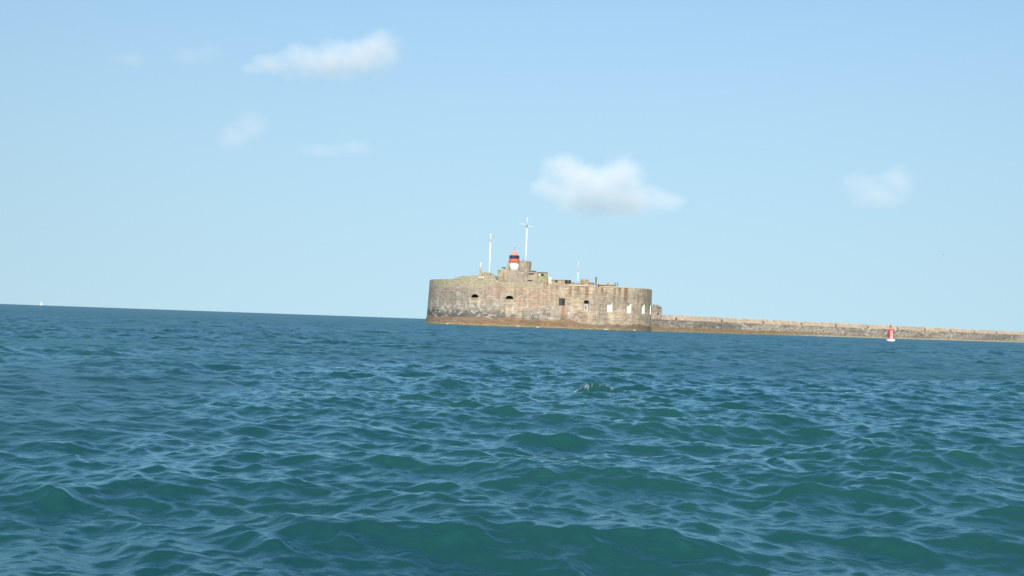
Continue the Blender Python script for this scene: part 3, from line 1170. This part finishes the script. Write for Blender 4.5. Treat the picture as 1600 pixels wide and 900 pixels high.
def bw(u, v, zc):
    return B0 + BD * u - BN * v + Vector((0, 0, zc))


brk = thing('breakwater', (B0.x, B0.y, 0), 'long low stone breakwater running from the fort to the right edge', 'breakwater')


def strip(name, us, prof, colf, m):
    """sweep a profile [(v, z)] along the breakwater; colf gives the stain colours"""
    P = []
    for (a, b) in zip(prof[:-1], prof[1:]):
        L = math.hypot(b[0] - a[0], b[1] - a[1])
        n = max(1, int(L / 0.3))
        P += [(a[0] + (b[0] - a[0]) * i / n, a[1] + (b[1] - a[1]) * i / n) for i in range(n)]
    P.append(prof[-1])
    P = np.array(P)
    arc = np.concatenate([[0], np.cumsum(np.hypot(*np.diff(P, axis=0).T))]) + P[0, 1]
    nu, npf = len(us), len(P)
    U = np.repeat(us, npf)
    Vv = np.tile(P[:, 0], nu)
    Z = np.tile(P[:, 1], nu)
    A = np.tile(arc, nu)
    rowi = np.floor(Z / 0.72)
    blk = np.floor((U + rowi * 0.6) / 1.7)
    j = (hash2(blk, rowi, 8) - 0.5) * 0.12
    Vv = Vv + j
    co = np.array([B0.x, B0.y, 0])[None] + np.array(BD)[None] * U[:, None] - np.array(BN)[None] * Vv[:, None]
    co[:, 2] = Z + np.where(Z > 4, (fbm(U / 2.5, Z * 0, 19, 3) - 0.5) * 0.12, 0)
    I = np.arange(nu * npf).reshape(nu, npf)
    f = np.stack([I[:-1, :-1], I[1:, :-1], I[1:, 1:], I[:-1, 1:]], -1).reshape(-1, 4)
    me = bpy.data.meshes.new(name)
    me.from_pydata(co.tolist(), [], f.tolist())
    me.update()
    li = np.zeros(len(me.loops), dtype=np.int32)
    me.loops.foreach_get('vertex_index', li)
    uvl = me.uv_layers.new(name='UVMap')
    uvl.data.foreach_set('uv', np.stack([U, A], 1).astype(np.float32)[li].ravel())
    set_col(me, colf(U, Z, A))
    me.materials.append(m)
    return link(bpy.data.objects.new(name, me), brk)


def low_col(U, Z, A):
    c = np.tile(np.array([0.41, 0.335, 0.255]), (len(U), 1))
    rowi = np.floor(Z / 0.72)
    blk = np.floor((U + rowi * 0.6) / 1.7)
    c = c * (0.72 + 0.5 * hash2(blk, rowi, 33))[:, None]
    big = fbm(U / 18.0, Z / 3.0, 34, 4)
    c = mixc(c, (0.19, 0.17, 0.15), sst(0.47, 0.63, big) * 0.65)
    c = mixc(c, (0.46, 0.39, 0.31), sst(0.47, 0.34, big) * 0.5)
    c = mixc(c, (0.15, 0.13, 0.11), (hash2(blk, rowi, 35) > 0.84) * 0.5)
    c = mixc(c, (0.62, 0.57, 0.49), (hash2(blk, rowi, 36) > 0.965) * 0.8)
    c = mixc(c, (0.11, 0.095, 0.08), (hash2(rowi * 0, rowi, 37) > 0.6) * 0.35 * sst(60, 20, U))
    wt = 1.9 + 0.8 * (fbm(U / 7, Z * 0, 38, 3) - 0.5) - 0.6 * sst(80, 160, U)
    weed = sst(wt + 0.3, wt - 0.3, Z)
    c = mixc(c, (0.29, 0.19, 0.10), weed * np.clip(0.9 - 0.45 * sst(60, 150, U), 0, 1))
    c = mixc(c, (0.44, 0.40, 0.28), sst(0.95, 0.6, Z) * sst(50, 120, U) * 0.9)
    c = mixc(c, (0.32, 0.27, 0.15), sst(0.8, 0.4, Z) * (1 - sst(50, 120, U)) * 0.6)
    return c


def top_col(U, Z, A):
    c = np.tile(np.array([0.56, 0.45, 0.335]), (len(U), 1))
    n = fbm(U / 3.0, Z / 1.2, 44, 4)
    c = c * (0.72 + 0.55 * n)[:, None]
    big = fbm(U / 26.0, Z * 0, 45, 3)
    c = mixc(c, (0.42, 0.345, 0.27), sst(0.48, 0.62, big) * 0.6)
    c = mixc(c, (0.27, 0.24, 0.2), sst(0.55, 0.7, fbm(U / 1.0, Z / 4, 46, 3)) * 0.5)
    return c


us = np.concatenate([np.arange(-30, 120, 0.4), np.arange(120, 470, 0.7)])
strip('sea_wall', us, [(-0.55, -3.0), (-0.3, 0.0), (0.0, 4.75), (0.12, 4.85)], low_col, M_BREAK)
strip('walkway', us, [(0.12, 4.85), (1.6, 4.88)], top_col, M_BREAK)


def parapet():
    o = strip('parapet', us, [(1.6, 4.8), (2.0, 6.45), (2.3, 6.75), (5.5, 6.75), (5.6, 4.0), (6.0, -3.0)], top_col, M_BREAK)
    # sloping ribs on its face, one every few metres, are part of the same masonry
    bm = bmesh.new()
    bm.from_mesh(o.data)
    lay = bm.verts.layers.float_color.get('stain')
    u = 6.0
    k = 0
    while u < 460:
        w = 0.42
        zt = 6.35 + random.uniform(-0.1, 0.1)
        pts = []
        for du in (0, w):
            for (v, zc) in ((0.55, 4.80), (1.95, 4.8), (2.05, zt), (1.75, zt)):
                vt = bm.verts.new(bw(u + du, v, zc) )
                vt[lay] = (0.50, 0.42, 0.32, 1)
                pts.append(vt)
        for f in ((0, 1, 2, 3), (7, 6, 5, 4), (0, 3, 7, 4), (3, 2, 6, 7)):
            bm.faces.new([pts[i] for i in f])
        u += 2.7 + random.uniform(-0.25, 0.25)
    bm.to_mesh(o.data)
    bm.free()


parapet()

# mooring bollards at even steps along the walkway
bol = thing('mooring_bollard', (0, 0, 0), 'dark iron bollard on the breakwater walkway', 'bollard', 'bollards along the breakwater')
bm = NB()
lathe(bm, 0, 0, [(0.34, 0.0), (0.34, 0.1), (0.24, 0.16), (0.22, 0.72), (0.34, 0.84), (0.34, 1.0), (0.16, 1.08)], 12)
obj('shaft', bm, M_IRON, bol, True)
LBL = ['dark bollard on the breakwater nearest the fort, beside the pale parapet start', 'second dark bollard out from the fort on the breakwater walkway',
       'third dark bollard out from the fort on the breakwater walkway', 'fourth dark bollard out from the fort on the breakwater walkway',
       'fifth dark bollard out from the fort on the breakwater walkway', 'dark breakwater bollard just left of the red buoy',
       'dark breakwater bollard just right of the red buoy', 'second dark bollard right of the red buoy on the breakwater',
       'third dark bollard right of the red buoy on the breakwater', 'fourth dark bollard right of the red buoy on the breakwater',
       'dark bollard second from the right edge on the breakwater', 'dark breakwater bollard nearest the right edge of the photo']
for k in range(11):
    o = bol if k == 0 else copy_tree(bol)
    o.location = bw(k * STEP, 0.62, 4.84)
    o['label'] = LBL[k] if k < 10 else LBL[11]

# stone turret at the root of the breakwater
gt = thing('stone_turret', (at(1027, 487, 452).x, 452, 4.8), 'narrow ragged stone turret between the fort and the breakwater', 'turret')
bm = NB()
pbox(bm, 1017.5, 1031.6, 477.5, 498, 452.0, 3.5, 3.0, 0.15, 0.1)
pbox(bm, 1031.3, 1034.2, 479.5, 498, 452.8, 3.0, 3.0, 0.1, 0.05)
pbox(bm, 1022, 1030.5, 475.9, 477.8, 452.4, 2.6, None, 0.1, 0.12)
obj('wall', bm, M_TURRET, gt)
for (a, b, c, d) in ((1027.4, 1031.0, 480.6, 482.0), (1027.6, 1029.4, 488.3, 491.6)):
    bm = NB()
    pbox(bm, a, b, c, d, 451.9, 0.4, None, 0.0)
    obj('loophole_or_shade', bm, M_DARK, gt)

# ------------------------------------------------------------------ the buoy
YB = 340.0
pb = at(1391.7, 533.6, YB)
by = thing('channel_buoy', (pb.x, YB, 0), 'red channel buoy with white lettering and a white float in front of the breakwater', 'buoy')
mpx = YB / FPX
x0 = pb.x
bm = NB()
lathe(bm, x0, YB, [(0.9, -0.6), (1.22, 0.0), (1.25, 0.45), (1.15, 0.68), (0.95, 0.72)], 28)
obj('float', bm, M_WHITE, by, True)
bm = NB()
lathe(bm, x0, YB, [(0.95, 0.72), (0.92, 0.9), (0.86, 3.2), (0.80, 3.3), (0.3, 3.35)], 28)
obj('body', bm, M_BUOY, by)
bm = NB()
tube(bm, (x0 - 0.12, YB, 3.3), (x0 - 0.12, YB, 4.2), 0.06, 0.06, 8)
obj('staff', bm, M_BUOY, by)
bm = NB()
lathe(bm, x0 - 0.12, YB, [(0.29, 4.05), (0.29, 4.85), (0.1, 4.9)], 16)
obj('topmark', bm, M_BUOY, by)
# vertical white characters on the side facing the boat
GL = [[(0, 1, 0, .22), (0, .25, 0, 1), (0, 1, .78, 1)],
      [(0, .25, 0, 1), (.75, 1, 0, 1), (.25, .75, .4, .6)],
      [(0, .25, 0, 1), (.75, 1, 0, 1), (.25, .75, 0, .2), (.25, .75, .8, 1)]]
for k, gl in enumerate(GL):
    bm = NB()
    zb = 2.5 - k * 0.78
    for (a, b, c, d) in gl:
        for q in range(4):
            aa, ab = a + (b - a) * q / 4, a + (b - a) * (q + 1) / 4
            v = []
            for (uu, zc) in ((aa, c), (ab, c), (ab, d), (aa, d)):
                xx = -0.34 + uu * 0.62
                rr_ = 0.945
                v.append(bm.verts.new((x0 + xx, YB - math.sqrt(rr_ ** 2 - xx ** 2), zb + zc * 0.62)))
            bm.faces.new(v)
    obj('letter', bm, M_WHITE, by)

# ------------------------------------------------------------------ broken water against the foot of the fort
bm = NB()
rf = random.Random(5)
for (px, wpx) in ((944.5, 3.2), (949.5, 2.6), (811.5, 2.2), (843.5, 2.4), (705, 1.6), (990, 1.8)):
    s0 = s_of_px(px)
    X_, Y_, NX, NY = [float(v) for v in ring_at(s0)]
    bb = float(batter(np.array([s0]), np.array([0.0]))[0])
    w = wpx * 0.232
    for q in range(7):
        a, b = rf.uniform(-w, w), rf.uniform(0.2, 0.9)
        rad = rf.uniform(0.12, 0.26) * (1 - 0.5 * abs(a) / w)
        mt = Matrix.Translation((X_ + NX * (bb + b) - NY * a, Y_ + NY * (bb + b) + NX * a, 0.16 + rf.uniform(0, 0.22)))
        bmesh.ops.create_icosphere(bm, subdivisions=2, radius=rad, matrix=mt @ Matrix.Diagonal((1.5, 1.2, 0.8, 1)))
for v in bm.verts:
    v.co += Vector((rf.uniform(-1, 1), rf.uniform(-1, 1), rf.uniform(-1, 1))) * 0.04
M_FOAM = plain('sea_foam', (0.72, 0.74, 0.72), 0.9, 0.08, 3.0)
tag(obj('wave_foam', bm, M_FOAM), 'white foam flecks breaking at the foot of the fort wall', 'foam', kind='stuff')

# ------------------------------------------------------------------ distant sailing boat
YS = 3000.0
ps = at(65, 476, YS)
sb = thing('sailing_boat', (ps.x, YS, 0), 'tiny white sailing boat on the horizon at far left', 'sailing boat')
bm = NB()
secs = [(-4.2, 0.9, 0.35), (-2, 1.5, -0.1), (1, 1.6, -0.2), (3.4, 0.9, 0.0), (4.8, 0.05, 0.5)]
prev = None
for (y, w, b) in secs:
    a = R(60)
    pts = [(-w, 1.2), (-w * 0.6, b), (w * 0.6, b), (w, 1.2)]
    ring = [bm.verts.new((ps.x + y * math.cos(a) - q * math.sin(a), YS + y * math.sin(a) + q * math.cos(a), zc)) for q, zc in pts]
    if prev:
        for i in range(4):
            bm.faces.new((prev[i], ring[i], ring[(i + 1) % 4], prev[(i + 1) % 4]))
    else:
        bm.faces.new(ring)
    prev = ring
bm.faces.new(prev[::-1])
obj('hull', bm, M_WHITE, sb)
bm = NB()
tube(bm, (ps.x, YS, 1.0), (ps.x, YS, 12.2), 0.1, 0.07, 8)
obj('mast', bm, M_GREY, sb)


def sail(pts, name):
    bm = NB()
    n = 8
    rows = []
    A, B, C = [Vector(p) for p in pts]                # tack, clew, head
    for i in range(n + 1):
        t = i / n
        l, r_ = A.lerp(C, t), B.lerp(C, t)
        row = []
        for j in range(n + 1):
            q = l.lerp(r_, j / n)
            q.y -= 0.5 * math.sin(math.pi * j / n) * (1 - t)
            row.append(bm.verts.new(q))
        rows.append(row)
    for i in range(n):
        for j in range(n):
            bm.faces.new((rows[i][j], rows[i][j + 1], rows[i + 1][j + 1], rows[i + 1][j]))
    o = obj(name, bm, M_WHITE, sb, True)
    md = o.modifiers.new('cloth', 'SOLIDIFY')
    md.thickness = 0.03


sail([(ps.x - 0.1, YS, 2.0), (ps.x - 3.4, YS - 0.8, 2.2), (ps.x, YS, 12.0)], 'mainsail')
sail([(ps.x + 3.2, YS + 2.2, 1.4), (ps.x + 0.3, YS - 0.5, 1.8), (ps.x + 0.1, YS, 10.8)], 'jib')

# ------------------------------------------------------------------ one gull in the sky
YG = 470.0
pg = at(1474, 397.6, YG)
bm = NB()
prof = [(-0.30, 0.0), (-0.22, 0.05), (-0.05, 0.085), (0.10, 0.075), (0.18, 0.045), (0.23, 0.05), (0.28, 0.035), (0.33, 0.0)]
n = 10
rings = []
for (u, rad) in prof:
    rings.append([bm.verts.new((pg.x + u, YG + rad * math.cos(2 * math.pi * i / n), pg.z + rad * math.sin(2 * math.pi * i / n))) for i in range(n)])
for a, b in zip(rings[:-1], rings[1:]):
    for i in range(n):
        bm.faces.new((a[i], a[(i + 1) % n], b[(i + 1) % n], b[i]))
for sgn in (-1, 1):
    st_ = [(0.0, 0.03, 0.16), (0.25, 0.14, 0.17), (0.45, 0.10, 0.12), (0.68, 0.03, 0.02)]
    prev = None
    for (sp_, dz, ch) in st_:
        row = [bm.verts.new((pg.x + 0.08 - 0.12 * sp_ + dd * ch, YG + sgn * sp_, pg.z + dz + e)) for dd, e in ((0.5, 0), (0, 0.02), (-0.5, 0), (0, -0.005))]
        if prev:
            for i in range(4):
                bm.faces.new((prev[i], row[i], row[(i + 1) % 4], prev[(i + 1) % 4]))
        prev = row
bmesh.ops.remove_doubles(bm, verts=bm.verts[:], dist=1e-4)
gl_ = obj('seagull', bm, M_GREY, None, True)
tag(gl_, 'tiny dark bird flying in the open sky above the breakwater', 'bird')


# ------------------------------------------------------------------ clouds: real volumes of air-borne droplets
def cloud(name, label, D, blobs, dens, thr=0.0, noise_px=38.0, group='small fair weather clouds', seed=0, amp=0.9):
    """blobs: (px, py, half width px, half height px); every blob is an ellipsoid at distance D"""
    k = D / FPX
    ctr = at(sum(b[0] for b in blobs) / len(blobs), sum(b[1] for b in blobs) / len(blobs), D)
    els = []
    rg = random.Random(seed)
    for (px, py, rx, ry) in blobs:
        rx, ry = rx * 1.22, ry * 1.22
        p = at(px, py, D) - ctr
        p.y += rg.uniform(-0.4, 0.4) * rx * k
        els.append((p, rx * k, 0.75 * (rx + ry) * 0.5 * k * 1.3, ry * k))
    bm = NB()
    for (p, a, b, c) in els:
        mt = Matrix.Translation(p) @ Matrix.Diagonal((a * 1.22, b * 1.22, c * 1.22, 1))
        bmesh.ops.create_icosphere(bm, subdivisions=3, radius=1.0, matrix=mt)
    me = bpy.data.meshes.new(name)
    bm.to_mesh(me)
    bm.free()
    tmp = bpy.data.objects.new('tmp', me)
    COL.objects.link(tmp)
    md = tmp.modifiers.new('r', 'REMESH')
    md.mode = 'VOXEL'
    md.voxel_size = max(6.0, min(e[3] for e in els) * 0.25)
    dg = bpy.context.evaluated_depsgraph_get()
    me2 = bpy.data.meshes.new_from_object(tmp.evaluated_get(dg))
    me2.name = name
    bpy.data.objects.remove(tmp)
    bpy.data.meshes.remove(me)
    m = bpy.data.materials.new(name)
    m.use_nodes = True
    nt = m.node_tree
    nt.nodes.remove(nt.nodes['Principled BSDF'])
    tcn = nt.nodes.new('ShaderNodeTexCoord')
    P = tcn.outputs['Object']
    f = None
    for (p, a, b, c) in els:
        s1 = nt.nodes.new('ShaderNodeVectorMath')
        s1.operation = 'SUBTRACT'
        nt.links.new(P, s1.inputs[0])
        s1.inputs[1].default_value = p
        s2 = nt.nodes.new('ShaderNodeVectorMath')
        s2.operation = 'MULTIPLY'
        nt.links.new(s1.outputs[0], s2.inputs[0])
        s2.inputs[1].default_value = (1 / a, 1 / b, 1 / c)
        s3 = nt.nodes.new('ShaderNodeVectorMath')
        s3.operation = 'LENGTH'
        nt.links.new(s2.outputs[0], s3.inputs[0])
        d = nmath(nt, 'SUBTRACT', 1.0, s3.outputs['Value'])
        f = d if f is None else nmath(nt, 'SMOOTH_MAX', f, d, 0.4)
    nz = nt.nodes.new('ShaderNodeTexNoise')
    nz.inputs['Scale'].default_value = 1.0 / (noise_px * k)
    nz.inputs['Detail'].default_value = 8.0
    nz.inputs['Roughness'].default_value = 0.62
    off = nt.nodes.new('ShaderNodeVectorMath')
    off.operation = 'ADD'
    off.inputs[1].default_value = (seed * 531.0, seed * 213.0, seed * 77.0)
    nt.links.new(P, off.inputs[0])
    nt.links.new(off.outputs[0], nz.inputs['Vector'])
    g = nmath(nt, 'MULTIPLY_ADD', nmath(nt, 'SUBTRACT', nz.outputs[0], 0.5), amp * 2.3, nmath(nt, 'SUBTRACT', f, 0.06 + thr))
    g = nmath(nt, 'MULTIPLY', g, 1.25, clamp=True)
    edge = nmath(nt, 'MULTIPLY', nmath(nt, 'ADD', f, 0.2), 4.0, clamp=True)       # nothing left at the hull
    g = nmath(nt, 'MULTIPLY', g, edge)
    dn = nmath(nt, 'MULTIPLY', g, 0.66 * dens / k)
    vs = nt.nodes.new('ShaderNodeVolumeScatter')
    vs.inputs['Color'].default_value = (0.995, 0.995, 0.995, 1)
    vs.inputs['Anisotropy'].default_value = -0.3
    nt.links.new(dn, vs.inputs['Density'])
    nt.links.new(vs.outputs[0], nt.nodes['Material Output'].inputs['Volume'])
    me2.materials.clear()
    me2.materials.append(m)
    o = bpy.data.objects.new(name, me2)
    o.location = ctr
    COL.objects.link(o)
    tag(o, label, 'cloud', group)
    return o


cloud('cloud', 'long white cloud highest in the sky, its right end fullest', 4200,
      [(600, 80, 34, 30), (565, 86, 45, 32), (522, 92, 48, 30), (475, 98, 45, 26), (430, 104, 38, 18), (395, 108, 26, 11)], 0.030, seed=1)
cloud('cloud', 'largest white cloud directly above the tall mast and lighthouse', 6500,
      [(880, 268, 38, 32), (868, 295, 35, 22), (930, 292, 60, 34), (972, 280, 36, 36), (985, 310, 50, 26), (920, 320, 50, 20), (1035, 316, 40, 16)], 0.030, seed=2)
cloud('cloud', 'pale broken cloud above the right part of the breakwater', 6500,
      [(1338, 290, 32, 22), (1365, 308, 40, 20), (1402, 284, 28, 24), (1385, 312, 34, 14)], 0.018, seed=3)
cloud('cloud', 'faint wispy cloud below the left end of the long high cloud', 5200,
      [(395, 200, 30, 24), (370, 218, 30, 18)], 0.013, seed=4)
cloud('cloud', 'thin flat wisp of cloud below the long high cloud, level with its middle', 5200,
      [(550, 230, 34, 15), (500, 235, 36, 11)], 0.010, seed=5)
cloud('cloud', 'thin wisp of cloud left of the long high cloud', 4200,
      [(325, 78, 24, 10), (290, 86, 36, 13)], 0.0095, seed=6)
cloud('cloud', 'leftmost faint wisp of cloud high in the sky', 4200,
      [(198, 93, 36, 13)], 0.012, seed=7)
